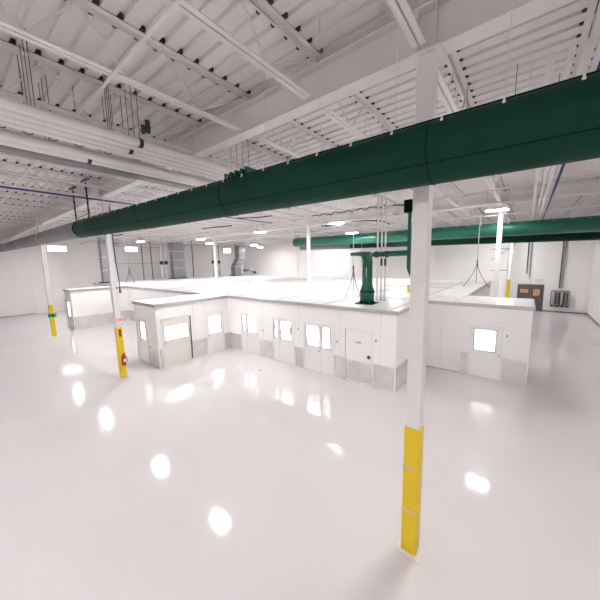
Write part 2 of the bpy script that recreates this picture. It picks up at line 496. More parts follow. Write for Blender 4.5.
# doors of the front wall
leaf('x', YM, -1, -12.65, -11.22, .02, 2.30, [(-12.60, -12.29, 1.23, 2.22), (-12.17, -11.42, 1.23, 2.22)], split=[-12.23], handle=(-12.12, 1.08))
leaf('x', YM, -1, -10.16, -8.76, .02, 2.30, [(-10.09, -9.79, 1.20, 2.20), (-9.65, -8.88, 1.20, 2.20)], split=[-9.72], handle=(-9.62, 1.06))
leaf('x', YM, -1, -8.08, -6.48, .02, 2.30, [(-7.99, -7.21, 1.18, 2.18), (-7.09, -6.62, 1.18, 2.18)], split=[-7.15], handle=(-7.24, 1.02))
d5 = leaf('x', YM, -1, -5.86, -4.66, .06, 2.26, None)
m = MB().box(-5.83, -4.69, YM - .02, YM - .012, .1, .93)
z = .1
while z < .88: m.box(-5.83, -4.69, YM - .026, YM - .02, z, z + .085); z += .145
m.build('kick_plate', 'alu', d5)
MB().box(-5.38, -5.14, YM - .016, YM - .012, 1.70, 1.79).build('name_plate', 'trim', d5)
m = MB().rings([(-4.79, YM - .012, 1.2), (-4.79, YM - .03, 1.2)], .075, 16); m.rings([(-4.79, YM - .03, 1.2), (-4.79, YM - .09, 1.2)], .045, 14)
m.build('door_knob', 'black', d5)
m = MB().box(-5.868, -5.86, YM - .02, YM, .06, 2.268).box(-4.66, -4.652, YM - .02, YM, .06, 2.268).box(-5.868, -4.652, YM - .02, YM, 2.262, 2.27)
m.build('dark_reveal', 'frame', d5)
# wing side doors
dL = leaf('y', XI, 1, 6.40, 7.87, .05, 2.38, [(6.48, 7.80, 1.28, 2.06)], m='cream', handle=(6.52, 1.2))
MB().box(XI + .0, XI + .035, 7.872, 7.93, .05, 2.38).build('dark_reveal', 'black', dL)
MB().box(XI + .012, XI + .03, 6.42, 7.86, 2.1, 2.36).build('header_panel', 'cream', dL)
leaf('y', XI, 1, 8.93, 9.98, .05, 2.36, [(9.0, 9.86, 1.12, 2.16)], handle=(8.98, 1.05))
leaf('x', 6.16, -1, -16.15, -14.98, .05, 2.3, [(-15.78, -15.10, 1.20, 2.2)], handle=(-15.9, 1.05))
leaf('x', 6.23, -1, -30.42, -29.0, .05, 2.35, [(-30.2, -29.2, 0.9, 2.2)], handle=(-30.3, 1.0))
leaf('x', 14.05, -1, -1.75, -0.61, .05, 2.26, [(-1.62, -0.80, 1.16, 2.12)], handle=(-0.68, 1.05))
# small wall switches
for i, (X, Y, Z, ax) in enumerate(((-4.5, YM, 1.95, 'x'), (-0.45, 14.05, 1.95, 'x'), (-6.3, YM, 1.62, 'x'), (-8.45, YM, 1.9, 'x'), (-10.9, YM, 1.5, 'x'))):
    m = MB().box(X - .04, X + .04, Y - .03, Y, Z - .05, Z + .05)
    labs = ['small grey control box right of the plain door with black knob', 'small grey control box right of the lone window door at right',
            'small grey control box left of the plain door', 'small grey control box between the two paired window doors', 'small grey control box between the two leftmost front doors']
    tag(m.build('control_box', 'seam'), labs[i], 'control box', 'control boxes beside doors')

# lamps inside the rooms
def room_lamp(x, y, label):
    t = thing('ceiling_panel_lamp', label, 'lamp', (x, y, 3.0), 'panel lamps inside the cleanroom')
    MB().box(x - .62, x + .62, y - .32, y + .32, 3.03, 3.08).build('housing', 'clean', t)
    MB().box(x - .6, x + .6, y - .3, y + .3, 3.015, 3.03).build('diffuser', 'lampin', t)
for x in (-12.4, -10.6, -8.8, -7.0, -5.2): room_lamp(x, 12.0, 'white panel lamp in the rooms behind the front wall doors')
room_lamp(-15.0, 7.3, 'white panel lamp in the projecting wing behind its large door')
room_lamp(-15.0, 9.2, 'white panel lamp in the projecting wing behind its smaller door')
room_lamp(-15.0, 12.2, 'white panel lamp behind the wing, seen through its smaller door')
room_lamp(-1.2, 15.4, 'white panel lamp in the right hand room behind its window door')
room_lamp(-29.6, 8.0, 'white panel lamp in the far left wing')
# bench seen through the first window door
def bench(x, y, label, sc=1.0):
    t = thing('laboratory_bench', label, 'workbench', (x, y, 0), 'benches inside the cleanroom')
    MB().box(x - .8, x + .8, y - .35, y + .35, .9, .94).build('worktop', 'alu', t)
    MB().box(x - .75, x + .75, y - .3, y + .3, .3, .33).build('shelf', 'alu', t)
    for sx in (-.75, .75):
        for sy in (-.3, .3): MB().box(x + sx - .02, x + sx + .02, y + sy - .02, y + sy + .02, 0, .9).build('leg', 'trim', t)
    tb = MB().box(x - .5, x + .1, y - .2, y + .2, .94, 1.35)
    tag(tb.build('instrument_case', 'dark'), 'grey instrument case standing on the ' + label.split(' seen')[0].replace('steel ', ''), 'instrument', 'instruments on benches')
bench(-12.2, 12.4, 'steel bench seen through the first front door from the inner corner')
bench(-10.1, 12.4, 'steel bench seen through the second front door from the inner corner')

# ------------------------------------------------------------------ green and grey ducts
def duct(name, axis_pts, R, m, label, y0=None, clips=None, seam=True, clip_r=(60,), rail=True):
    t = thing(name, label, 'duct', axis_pts[0])
    b = MB().rings(axis_pts, R, 48)
    b.build('duct_body', m, t)
    return t
def zc(X):
    pts = [(5.0, 6.36), (-0.1, 6.38), (-3.1, 6.42), (-8.7, 6.52), (-16.0, 6.70), (-42.0, 7.03)]
    for (x1, z1), (x2, z2) in zip(pts, pts[1:]):
        if x2 <= X <= x1: return z1 + (z2 - z1) * (x1 - X) / (x1 - x2)
    return pts[-1][1]
YD, RD = 3.95, 0.36
xs = [XR - .005, 3.2, 2, 1, -0.1, -1.5, -3.1, -5, -7, -8.7, -11, -13.5, -14.9]
t = duct('green_fabric_duct', [(x, YD, zc(x)) for x in xs], RD, 'green', 'huge dark green fabric air duct crossing the upper picture in the foreground')
# seams that run the length of the duct, and hoop seams
def offset_line(xs, ang, rr, zf, yd, R=RD):
    return [(x, yd + (R + rr) * math.cos(math.radians(ang)), zf(x) + (R + rr) * math.sin(math.radians(ang))) for x in xs]
MB().rings(offset_line(xs, 212, .0, zc, YD), .006, 6).build('seam', 'greend', t)
MB().rings(offset_line(xs, 112, .004, zc, YD), .012, 6).build('suspension_rail', 'greend', t)
for i in range(34):
    x = 3.72 - i * 0.574
    if x < -14.7: break
    a = math.radians(130)
    y, z = YD + (RD + .004) * math.cos(a), zc(x) + (RD + .004) * math.sin(a)
    c = MB().box(x - .014, x + .014, y - .02, y - .0, z - .06, z + .0)
    c.box(x - .009, x + .009, y - .008, y + .004, z - .0, z + .035)
    c.build('clip', 'signwhite', t)
for x in (2.9, -1.0, -4.9, -8.8, -12.7):
    ring = [(x, YD + (RD + .002) * math.cos(q), zc(x) + (RD + .002) * math.sin(q)) for q in [2 * PI * k / 40 for k in range(41)]]
    MB().rings(ring, .006, 5, cap=False).build('seam', 'greend', t)
# cables from deck to duct
for x in [3.15 - i * 1.148 for i in range(15)]:
    MB().rings([(x, YD - .14, zc(x) + .35), (x, YD - .14, 8.68)], .006, 5).build('suspension_cable', 'steel', t)
# ribbed collar standing on top of the green duct
t2 = thing('branch_duct', 'short ribbed green branch duct lying against the top of the big green duct', 'duct', (-4.9, 4.3, 6.9))
for k in range(5):
    x = -5.28 + k * .17
    MB().box(x, x + .05, 4.05, 4.42, 6.80, 7.02).build('rib', 'greenp', t2)
MB().box(-5.33, -4.5, 4.1, 4.36, 6.78, 6.86).build('duct_body', 'greenp', t2)

xs2 = [-14.95, -16.5, -20, -26, -33, XL + .02]
RG = .355
t = duct('grey_duct', [(x, YD, zc(x)) for x in xs2], RG, 'greyduct', 'long grey air duct joining the green one and running to the left wall')
MB().rings([(-15.06, YD, zc(-15)), (-14.92, YD, zc(-15))], RD + .012, 40).build('coupling_band', 'green', t)
for x in (-22.5, -29.5, -36.0):
    MB().rings([(x, YD, zc(x)), (x + .1, YD, zc(x + .1))], RG + .015, 32).build('hanger_band', 'trim', t)
    MB().rings([(x, YD, zc(x) + RG), (x, YD, 8.6)], .012, 6).build('hanger_rod', 'steel', t)
# dark strut trapeze where the green duct ends
t = thing('trapeze_hanger', 'pair of dark hanging rods with crossbar where green duct meets grey', 'hanger', (-15, 3.95, 7.1))
for x in (-15.75, -14.0):
    for s in (0,):
        m = MB().rings([(x, 3.95, 8.45), (x, 3.95, zc(x) + RD)], .028, 8); 
        for k in range(5): m.rings([(x, 3.95, 8.2 - k * .28), (x, 3.95, 8.1 - k * .28)], .037, 8)
        m.build('rod', 'black', t)
MB().rings([(-15.75, 3.95, zc(-15) + RD + .14), (-14.0, 3.95, zc(-15) + RD + .17)], .015, 8).build('crossbar', 'dark', t)
for x0 in (-16.1, -14.35): MB().box(x0, x0 + .7, 3.88, 4.02, 8.45, 8.50).build('strut', 'dark', t)

def z2(X): return 7.02 + (3.0 - X) * .008
xs3 = [XR - .005, 0, -5, -10, -15, -20.1]
t = duct('green_fabric_duct', [(x, 24.5, z2(x)) for x in xs3], .46, 'greenlit', 'long green fabric air duct crossing the far hall, lamp shine put into its colour')
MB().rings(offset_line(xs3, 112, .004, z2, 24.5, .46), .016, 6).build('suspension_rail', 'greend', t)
for i in range(30):
    x = 4.25 - i * 0.78
    a = math.radians(125)
    y, z = 24.5 + .466 * math.cos(a), z2(x) + .466 * math.sin(a)
    MB().box(x - .03, x + .03, y - .04, y, z - .1, z + .0).build('clip', 'signwhite', t)
for x in (-20.0, -19.6, -10, 0):
    MB().rings([(x, 24.5, z2(x) + .46), (x, 24.5, 8.6)], .03 if x < -19 else .012, 6).build('hanger_rod', 'black' if x < -19 else 'steel', t)
MB().rings([(-20.2, 24.5, z2(-20)), (-20.1, 24.5, z2(-20))], [.38, .46], 32).build('end_cap', 'greenp', t)
xs4 = [XR - .005, -4, -9.5, -16.4]
t = duct('green_fabric_duct', [(x, 30.4, 6.62 - (x - 4) * .014) for x in xs4], .33, 'greenfar', 'green air duct farthest back, coloured dark as unlit, just under the brighter green duct')
MB().rings([(-16.4, 30.4, 6.90), (-24.0, 30.4, 7.0)], .33, 28).build('duct_extension', 'galv', t)
for x in (0, -8, -16):
    MB().rings([(x, 30.4, 6.9), (x, 30.4, 8.6)], .012, 6).build('hanger_rod', 'steel', t)

# green riser standing on the cleanroom roof
t = thing('green_riser_duct', 'glossy green riser duct standing on the cleanroom roof with elbow at top', 'duct', (-5.5, 11.7, HR))
X, Y = -5.53, 11.72
MB().box(X - .40, X + .40, Y - .40, Y + .40, HR, HR + .04).build('base_flange', 'greenp', t)
MB().rings([(X, Y, HR + .04), (X, Y, HR + .55), (X, Y, HR + .85), (X, Y, HR + 1.9), (X - .03, Y, HR + 2.05), (X - .1, Y, HR + 2.2)], [.31, .32, .225, .22, .22, .23], 20).build('riser', 'greenp', t)
MB().rings([(X - .04, Y, HR + 2.0), (X - .12, Y, HR + 2.16), (X - .3, Y, HR + 2.2), (X - .8, Y, HR + 2.2)], [.17, .17, .10, .08], 16).build('elbow', 'greenp', t)
MB().rings([(X, Y, HR + .52), (X, Y, HR + .58)], .33, 20).build('collar', 'greend', t)
MB().rings([(X, Y, HR + .04), (X, Y, HR + .10)], .34, 20).build('collar', 'greend', t)
for k in range(8):
    a = 2 * PI * k / 8
    MB().rings([(X + .36 * math.cos(a), Y + .36 * math.sin(a), HR + .04), (X + .36 * math.cos(a), Y + .36 * math.sin(a), HR + .07)], .02, 6).build('bolt', 'dark', t)
MB().box(X + .02, X + .06, Y - .215, Y - .195, HR + 1.15, HR + 1.6).build('nameplate', 'signwhite', t)
# green crossover pipe and green post
t = thing('green_crossover_pipe', 'green horizontal pipe behind the riser, running to the green post', 'pipe', (-4.6, 12.6, 5.36))
MB().rings([(-6.2, 12.6, 5.36), (-4.05, 12.6, 5.40)], .12, 14).build('pipe_run', 'greenp', t)
for x in (-5.55, -5.05): MB().rings([(x, 12.6, 5.37), (x + .08, 12.6, 5.372)], .155, 14).build('flange', 'greenp', t)
t = thing('green_post', 'narrow dark green vertical duct just left of the foreground column', 'duct', (-4.0, 12.6, 5))
MB().box(-4.08, -3.94, 12.5, 12.7, 4.75, 7.1).build('duct_body', 'greenp', t)
MB().box(-4.25, -3.94, 12.45, 12.75, 7.1, 7.6).build('duct_head', 'greend', t)
m = MB(); n_ = len(m.v)
m.v += [(-4.08, 12.5, 4.75), (-3.94, 12.5, 4.75), (-3.94, 12.7, 4.75), (-4.08, 12.7, 4.75), (-3.96, 12.6, 4.35)]
m.f += [(0, 1, 4), (1, 2, 4), (2, 3, 4), (3, 0, 4)]; m.sm += [False] * 4
m.build('tapered_foot', 'greenp', t)
for (x, lab) in ((-5.62, 'left'), (-5.42, 'middle'), (-5.24, 'right')):
    t = thing('drop_pipe', 'thin white drop pipe, %s of the three behind the green riser' % lab, 'pipe', (x, 13.0, HR), 'three drop pipes behind the riser')
    MB().rings([(x, 13.0, HR), (x, 13.0, 8.5)], .042, 10).build('pipe_run', 'pipe', t)
    MB().rings([(x, 13.0, HR), (x, 13.0, HR + .05)], .08, 10).build('flange', 'trim', t)
    if x > -5.6: MB().rings([(x, 13.0, 4.85), (x, 13.0, 5.2)], .05, 10).build('green_marker', 'greenp', t)

# hanging cable drops that fork like a wishbone
def drop(x, y, ztop, zj, spread, label, grey='dark', dirx=1, diry=0, r=.012, up='seam'):
    t = thing('cable_drop', label, 'cable', (x, y, zj))
    MB().rings([(x, y, ztop), (x, y, zj)], r * 1.3, 6).build('drop_cable', up, t)
    MB().rings([(x, y, zj + .12), (x, y, zj - .12)], .035, 8).build('splitter', 'black', t)
    for s in (-1, 0, 1):
        pts = []
        for k in range(9):
            u = k / 8
            w = spread * s * u ** 1.4
            z = zj + (HR + (.35 if s == 0 else .03) - zj) * (u ** (1.0 if s == 0 else .85))
            pts.append((x + w * dirx, y + w * diry, z))
        MB().rings(pts, r, 6).build('branch_cable', grey, t)
drop(-6.9, 13.0, 8.6, 4.75, .45, 'dark three way cable drop left of the green riser duct', r=.02, up='pipe')
drop(-33.4, 12.5, 8.6, 4.9, 1.2, 'thin forked cable drop above the cleanroom near the left column', r=.022)
drop(-34.0, 24.0, 8.6, 4.6, 1.0, 'thin forked cable drop beside the left gridded duct', r=.022)
drop(-2.6, 22.0, 8.6, 4.9, .75, 'dark wishbone cable drop hanging left of the right hand column', r=.02)
drop(-4.6, 16.5, 8.6, 4.5, .5, 'pale cable drop just left of the foreground column', grey='seam', r=.014)
drop(-13.9, 28.0, 8.6, 5.0, .9, 'thin cable drop on the far roof beyond the centre column', grey='seam', r=.018)

# ------------------------------------------------------------------ pipes at upper left (run away from the viewer)
def ypipe(x, z, r, y0, y1, m, label, cps=(), rods=(), group=None, name='ceiling_pipe', rodz=8.68):
    t = thing(name, label, 'pipe', (x, y0, z), group)
    MB().rings([(x, y0, z), (x, y1, z)], r, 16).build('pipe_run', m, t)
    for c in cps:
        MB().rings([(x, c - .035, z), (x, c + .035, z)], r + .014, 14).build('coupling', 'black', t)
    for c in rods:
        MB().rings([(x, c, z + r), (x, c, rodz)], .006, 5).build('hanger_rod', 'dark', t)
    return t
g4 = 'four white pipes at upper left'
ordn = ['first', 'second', 'third', 'fourth']
for i, x in enumerate((-6.20, -6.44, -6.69, -6.94)):
    ypipe(x, 7.5, .075, -9.6, 8.9, 'pipe', 'large white ceiling pipe at upper left, %s counted from the right' % ordn[i], cps=((2.75,) if i in (0, 2) else ()), rods=(1.2, 2.2 + .12 * i, 2.75, 5.6, 7.6 + .1 * i), group=g4)
ypipe(-7.52, 7.46, .085, -9.6, 9.3, 'pipe', 'white ceiling pipe left of the group of four', cps=(), rods=(1.6, 5.0, 7.8))
ypipe(-7.76, 7.46, .11, -9.6, 9.3, 'pipe', 'thick white ceiling pipe beside the grey conduits', cps=(2.3,), rods=(1.6, 5.0, 7.8))
ypipe(-8.08, 7.46, .12, -9.6, 9.5, 'galv', 'grey galvanised ceiling pipe, nearer of two at upper left', rods=(1.0, 4.6))
ypipe(-8.36, 7.46, .08, -9.6, 9.5, 'galv', 'grey galvanised ceiling pipe, thinner of two at upper left', rods=(1.0, 4.6))
# small hangers rings between
for i, y in enumerate((0.9, 1.25, 1.6, 2.0, 2.5)):
    ring = [(-7.2, y + .09 * math.cos(2 * PI * k / 14), 7.56 + .09 * math.sin(2 * PI * k / 14)) for k in range(15)]
    t = thing('ring_hanger', 'thin ring hanger in the gap between the white ceiling pipes', 'hanger', (-7.2, y, 7.56), 'ring hangers between pipes')
    MB().rings(ring, .01, 5, cap=False).build('ring', 'dark', t)
    MB().rings([(-7.2, y, 7.65), (-7.2, y, 8.6)], .006, 5).build('rod', 'dark', t)
# black valve clusters
for (x, y, z, lab) in ((-6.0, 2.78, 7.72, 'black valve cluster where hanger rods meet the right white pipes'), (-7.4, 2.45, 7.66, 'black valve cluster on the white pipe beside the grey conduits')):
    t = thing('pipe_valve', lab, 'valve', (x, y, z))
    MB().rings([(x - .12, y, z), (x + .12, y, z)], .05, 10).build('valve_body', 'black', t)
    MB().rings([(x + .1, y, z - .1), (x + .1, y, z + .12)], .045, 10).build('actuator', 'black', t)
    MB().rings([(x - .1, y, z - .06), (x - .1, y, z + .1)], .035, 10).build('actuator', 'black', t)
ypipe(-12.5, 7.5, .028, -9.6, 13.0, 'blue', 'thin blue compressed air line under the left joists', rods=(), name='air_line')
ypipe(0.56, 7.5, .035, 4.8, 35.1, 'blue', 'thin blue air line along the ceiling at upper right', name='air_line')
for k, (x, r) in enumerate(((0.38, .05), (0.24, .035), (0.05, .045))):
    ypipe(x, 7.52, r, 4.9, 35.0, 'pipe', 'white conduit beside the blue line at upper right, %s from the blue line' % ordn[k], rods=(8, 12, 16, 22, 28), group='conduits beside the right blue line')
# long white sprinkler mains with branches (x direction), seen edge on above the roof
def xpipe(y, z, r, x0, x1, m, label, step=3.0, group=None, drops=True):
    t = thing('sprinkler_pipe', label, 'pipe', (x0, y, z), group)
    MB().rings([(x0, y, z), (x1, y, z)], r, 10).build('pipe_run', m, t)
    x = x0 + .7
    while x < x1 - .3:
        if drops: MB().rings([(x, y, z - .03), (x, y, z - .22)], .016, 6).build('sprinkler_head', 'dark' if drops == 2 else 'trim', t)
        MB().rings([(x + .5, y, z), (x + .5, y, 8.65)], .01, 5).build('hanger_rod', 'steel', t)
        x += step
for i, (y, z, lab) in enumerate(((7.2, 7.75, 'nearest, behind the big green duct'), (10.3, 7.7, 'above the cleanroom front wall'), (13.6, 7.72, 'above the green riser duct'),
                  (16.8, 7.7, 'just in front of the second girder'), (21.2, 7.7, 'between second girder and far green duct'), (27.0, 7.7, 'beyond the bright green duct'))):
    xpipe(y, z, .04, -41.0, 4.0, 'pipe', 'white sprinkler pipe across the ceiling, ' + lab, 3.3, 'sprinkler pipes')
# cable trays, unit heaters and gas lines seen as dark strokes on the ceiling
def wavy(pts, r, m, label, name='cable_bundle', cat='cable'):
    o = MB().rings(pts, r, 6).build(name, m); tag(o, label, cat); return o
wavy([(-9.6 + .25 * k, 13.2 + .05 * math.sin(k * 1.7), 7.62 + .05 * math.sin(k * 2.3)) for k in range(18)], .022, 'black', 'dark wavy cable bundle under the joists left of the foreground column')
wavy([(-5.0, 13.2, 7.6), (-4.2, 13.6, 7.55), (-3.5, 13.7, 7.6)], .03, 'black', 'short dark cable bundle near the foreground column top')
wavy([(-11.2, 16.5, 7.5), (-10.5, 16.3, 7.45), (-9.8, 16.2, 7.42), (-9.5, 16.1, 7.3)], .05, 'dark', 'short grey cable bundle over the cleanroom middle')
wavy([(-8.6, 16.0, 7.5), (-7.6, 15.8, 7.45), (-6.6, 15.9, 7.3), (-6.2, 15.9, 7.1)], .04, 'dark', 'drooping dark cable above the three drop pipes')
wavy([(-13.5, 11.0, 7.7), (-12.0, 11.3, 7.6), (-11.0, 11.4, 7.6)], .035, 'dark', 'short dark line under the ceiling left of centre')
wavy([(-18.5, 12.0, 7.6), (-17.0, 12.2, 7.6), (-15.4, 12.2, 7.55)], .04, 'dark', 'dark line under the ceiling below the green duct')
wavy([(-34.5, 6.8, 7.6), (-31.5, 6.9, 7.6)], .09, 'dark', 'dark unit hanging under the ceiling at far left', 'ceiling_unit', 'unit heater')
wavy([(-30.0, 9.6, 7.7), (-26.5, 9.7, 7.65)], .05, 'dark', 'dark gas line stretch above the left wing', 'gas_line', 'pipe')
# yellow tag boxes by ceiling
for (x, y, z, lab) in ((-5.1, 14.0, 7.25, 'yellow ceiling tag nearer the foreground column'), (-11.4, 13.9, 7.5, 'yellow ceiling tag left of the drop pipes')):
    tag(MB().box(x - .14, x + .14, y - .02, y + .02, z, z + .1).rings([(x, y, z + .1), (x, y, 7.9)], .01, 5).build('ceiling_tag', 'strap'), lab, 'tag')
# hanging yellow box left of the foreground column
t = thing('pendant_box', 'small yellow pendant control box hanging left of the foreground column', 'control box', (-3.72, 12.0, 4.1))
xb, yb = -3.72, 12.0
MB().box(xb - .12, xb + .12, yb - .07, yb + .07, 3.75, 4.07).build('box_body', 'yellow', t, .01)
MB().rings([(xb, yb, 4.07), (xb, yb, 8.6)], .012, 6).build('cord', 'dark', t)

# ------------------------------------------------------------------ HVAC ducts standing on the roof, far left
def gduct(path, hw, hd, label):
    t = thing('air_duct', label, 'duct', path[0])
    m = MB(); base = 0
    for (x, y, z) in path:
        m.v += [(x - hd, y - hw, z), (x + hd, y - hw, z), (x + hd, y + hw, z), (x - hd, y + hw, z)]
    for i in range(len(path) - 1):
        for k in range(4):
            k2 = (k + 1) % 4
            m.f.append((i * 4 + k, i * 4 + k2, i * 4 + 4 + k2, i * 4 + 4 + k)); m.sm.append(False)
    m.f.append((3, 2, 1, 0)); m.sm.append(False); q = (len(path) - 1) * 4; m.f.append((q, q + 1, q + 2, q + 3)); m.sm.append(False)
    m.build('duct_body', 'galv', t)
    for i, (x, y, z) in enumerate(path[1:-1]):
        MB().box(x - hd - .04, x + hd + .04, y - hw - .04, y + hw + .04, z - .03, z + .03).build('flange', 'trim', t)
    x, y, z = path[0]
    MB().box(x - hd - .15, x + hd + .15, y - hw - .25, y + hw + .15, HR, HR + .12).build('base_frame', 'black', t)
gduct([(-36.5, 11.25, HR + .12), (-36.5, 11.25, 4.6), (-36.5, 11.25, 6.0), (-36.5, 11.25, 8.2)], .34, .42, 'grey rectangular air duct dropping onto the roof beside the near left column')
gduct([(-37.0, 19.9, HR + .12), (-37.0, 19.9, 4.6), (-37.0, 19.9, 5.7), (-37.0, 19.9, 6.8), (-37.0, 19.9, 8.2)], .8, .5, 'wide grey segmented air duct dropping onto the left part of the roof')
gduct([(-34.9, 28.1, HR + .12), (-34.9, 28.1, 4.6), (-34.9, 28.5, 5.2), (-34.9, 28.95, 5.9), (-34.9, 28.95, 8.2)], .6, .5, 'grey offset air duct bending like an S near the back left corner')
# white risers with dark valves, pipe racks by the left wall
def riser(x, y, r, m, label, valve=False, z0=HR, group=None):
    t = thing('riser_pipe', label, 'pipe', (x, y, z0), group)
    MB().rings([(x, y, z0), (x, y, 8.6)], r, 8).build('pipe_run', m, t)
    if valve: MB().rings([(x, y, 5.1), (x, y, 5.55)], r + .11, 10).build('valve', 'black', t)
riser(-37.2, 17.85, .12, 'pipe', 'white riser pipe with dark valve, left of a pair beside the wide grey duct', True)
riser(-37.2, 18.45, .12, 'pipe', 'white riser pipe with dark valve, right of a pair beside the wide grey duct', True)
riser(-37.2, 25.6, .07, 'seam', 'thin riser pipe with dark valve left of the far slim column', True)
riser(-37.2, 26.7, .07, 'seam', 'thin riser pipe with dark valve right of the far slim column', True)
riser(-37.4, 15.6, .05, 'dark', 'thin dark vertical conduit nearest the left column')
riser(-37.4, 16.7, .05, 'dark', 'thin dark vertical conduit second from the left column')
riser(-37.4, 22.4, .06, 'dark', 'dark vertical conduit right of the wide grey duct')
for (z, lab) in ((5.3, 'lower'), (7.3, 'upper')):
    o = MB().rings([(-37.5, 12.8, z), (-37.5, 18.0, z)], .04, 6).build('wall_conduit', 'seam')
    tag(o, '%s thin grey horizontal conduit beyond the roof at left' % lab, 'conduit')
# little fan unit on roof by the blank wall
t = thing('roof_blower', 'small dark blower unit on thin legs on the far roof before the blank wall', 'blower', (-32.2, 28.2, HR))
MB().rings([(-33.4, 28.3, 4.05), (-31.6, 28.3, 4.0)], .2, 12).build('blower_body', 'galv', t)
MB().rings([(-31.4, 28.5, 3.75), (-31.1, 28.5, 3.7)], .2, 12).build('motor', 'black', t)
MB().box(-33.4, -31.0, 28.05, 28.7, 3.5, 3.54).build('frame', 'trim', t)
for x in (-33.3, -31.1):
    for y in (28.1, 28.65): MB().box(x - .02, x + .02, y - .02, y + .02, HR, 3.5).build('leg', 'trim', t)

# ------------------------------------------------------------------ far right wall furniture
# grey double entrance: two grey doors with amber windows
def gdoor(n, x0, x1, win, label):
    d = struct('door_%d' % n, holed(MB(), 'x', x0 + .06, x1 - .06, YB - .075, .05, 0.01, 2.48, [win]), 'greydoor')
    f = MB().box(x0, x0 + .06, YB - .1, YB - .021, 0, 2.55).box(x1 - .06, x1, YB - .1, YB - .021, 0, 2.55).box(x0 + .06, x1 - .06, YB - .1, YB - .021, 2.49, 2.55)
    f.build('door_frame', 'greydoor', d)
    MB().box(win[0], win[1], YB - .065, YB - .055, win[2], win[3]).build('pane', 'amber', d)
    e = .04
    g = MB().box(win[0] - e, win[1] + e, YB - .085, YB - .075, win[3], win[3] + e).box(win[0] - e, win[1] + e, YB - .085, YB - .075, win[2] - e, win[2])
    g.box(win[0] - e, win[0], YB - .085, YB - .075, win[2], win[3]).box(win[1], win[1] + e, YB - .085, YB - .075, win[2], win[3])
    g.build('window_trim', 'dark', d)
    MB().rings([(x1 - .2, YB - .07, 1.05), (x1 - .2, YB - .14, 1.05)], .03, 8).build('door_handle', 'trim', d)
    return d
gdoor(4, -0.62, 0.42, (-0.42, 0.22, 1.72, 2.08), '')
gdoor(5, 0.44, 1.36, (0.58, 1.1, 1.45, 2.1), '')
# reddish sign above the doors
def text(body, size, loc, rot, m, parent, name='lettering'):
    cu = bpy.data.curves.new(name, 'FONT'); cu.body = body; cu.size = size; cu.extrude = .003
    cu.align_x = 'CENTER'; cu.align_y = 'CENTER'
    tmp = bpy.data.objects.new(name, cu); col.objects.link(tmp)
    dg = bpy.context.evaluated_depsgraph_get()
    me = bpy.data.meshes.new_from_object(tmp.evaluated_get(dg))
    bpy.data.objects.remove(tmp)
    me.transform(Matrix.Translation(loc) @ Matrix.Rotation(rot[2], 4, 'Z') @ Matrix.Rotation(rot[0], 4, 'X'))
    me.materials.clear(); me.materials.append(M[m])
    o = bpy.data.objects.new(name, me); col.objects.link(o); o.parent = parent
    me.transform(Matrix.Translation(-world_loc(parent)))
    return o
t = thing('exit_sign', 'small white and red exit sign above the grey doors', 'sign', (0.95, YB - .1, 2.95))
MB().box(.62, 1.28, YB - .09, YB - .021, 2.82, 3.12).build('sign_board', 'signwhite', t)
text('EXIT', .26, Vector((.95, YB - .094, 2.97)), (PI / 2, 0, 0), 'redsign', t)
# conduits
def vcond(x, z0, z1, r, m, label, group=None, y=YB - .1):
    t = thing('wall_conduit', label, 'conduit', (x, y, z0), group)
    MB().rings([(x, y, z0), (x, y, z1)], r, 8).build('conduit_run', m, t)
    for z in (z0 + .5, (z0 + z1) / 2, z1 - .4): MB().box(x - r - .03, x + r + .03, y - .02, YB - .021, z, z + .04).build('strap', 'trim', t)
vcond(-0.02, 3.6, 6.6, .045, 'black', 'dark hanging conduit left of the exit sign, thicker one')
vcond(0.22, 3.2, 6.6, .03, 'dark', 'dark hanging conduit left of the exit sign, thinner one')
vcond(2.42, 2.3, 6.9, .04, 'dark', 'dark conduit rising from the filter rack on the far wall, left of two')
vcond(2.62, 2.3, 6.9, .035, 'galv', 'grey conduit rising from the filter rack on the far wall, right of two')
# four cylinder rack
t = thing('filter_rack', 'rack of four grey vertical canisters with pipes on the far right wall', 'filter rack', (2.75, YB - .3, .6))
for k, x in enumerate((2.08, 2.36, 2.64, 2.9)):
    MB().rings([(x, YB - .3, .75), (x, YB - .3, .85), (x, YB - .3, 1.75), (x, YB - .3, 1.88), (x, YB - .3, 1.93)], [.05, .09, .09, .08, .04], 14).build('canister', 'galv' if k % 2 else 'trim', t)
    MB().rings([(x + .14, YB - .28, .65), (x + .14, YB - .28, 1.9)], .035, 8).build('riser', 'black', t)
m = MB().rings([(1.9, YB - .3, .62), (3.15, YB - .3, .62)], .05, 8); m.rings([(1.9, YB - .3, 2.0), (3.15, YB - .3, 2.0)], .04, 8)
m.rings([(1.9, YB - .3, .62), (1.9, YB - .3, 2.0)], .035, 8); m.rings([(3.15, YB - .3, .62), (3.15, YB - .3, 2.0)], .035, 8)
m.build('manifold', 'galv', t)
for x in (2.0, 2.35, 2.7, 3.05):
    MB().rings([(x, YB - .42, .62), (x, YB - .32, .62)], .09, 10).build('hand_wheel', 'dark', t)
MB().box(2.0, 3.1, YB - .05, YB - .021, .5, 2.1).build('back_plate', 'seam', t)
# scaffold-like white frame beside far column
t = thing('wall_bracket_frame', 'thin dark bracket frame fixed beside the far yellow guarded column', 'bracket', (-2.0, 34.0, 4))
for z in (3.9, 6.0): MB().rings([(-2.9, 34.2, z), (-1.5, 34.2, z)], .03, 6).build('arm', 'dark', t)
MB().rings([(-2.9, 34.2, 4.9), (-1.5, 34.2, 6.0)], .025, 6).build('brace', 'dark', t)
MB().rings([(-1.5, 34.2, 0.0), (-1.5, 34.2, 8.6)], .03, 6).build('upright', 'trim', t)
MB().rings([(-1.2, 34.3, 6.3), (0.1, 34.3, 7.9)], .035, 6).build('brace', 'dark', t)

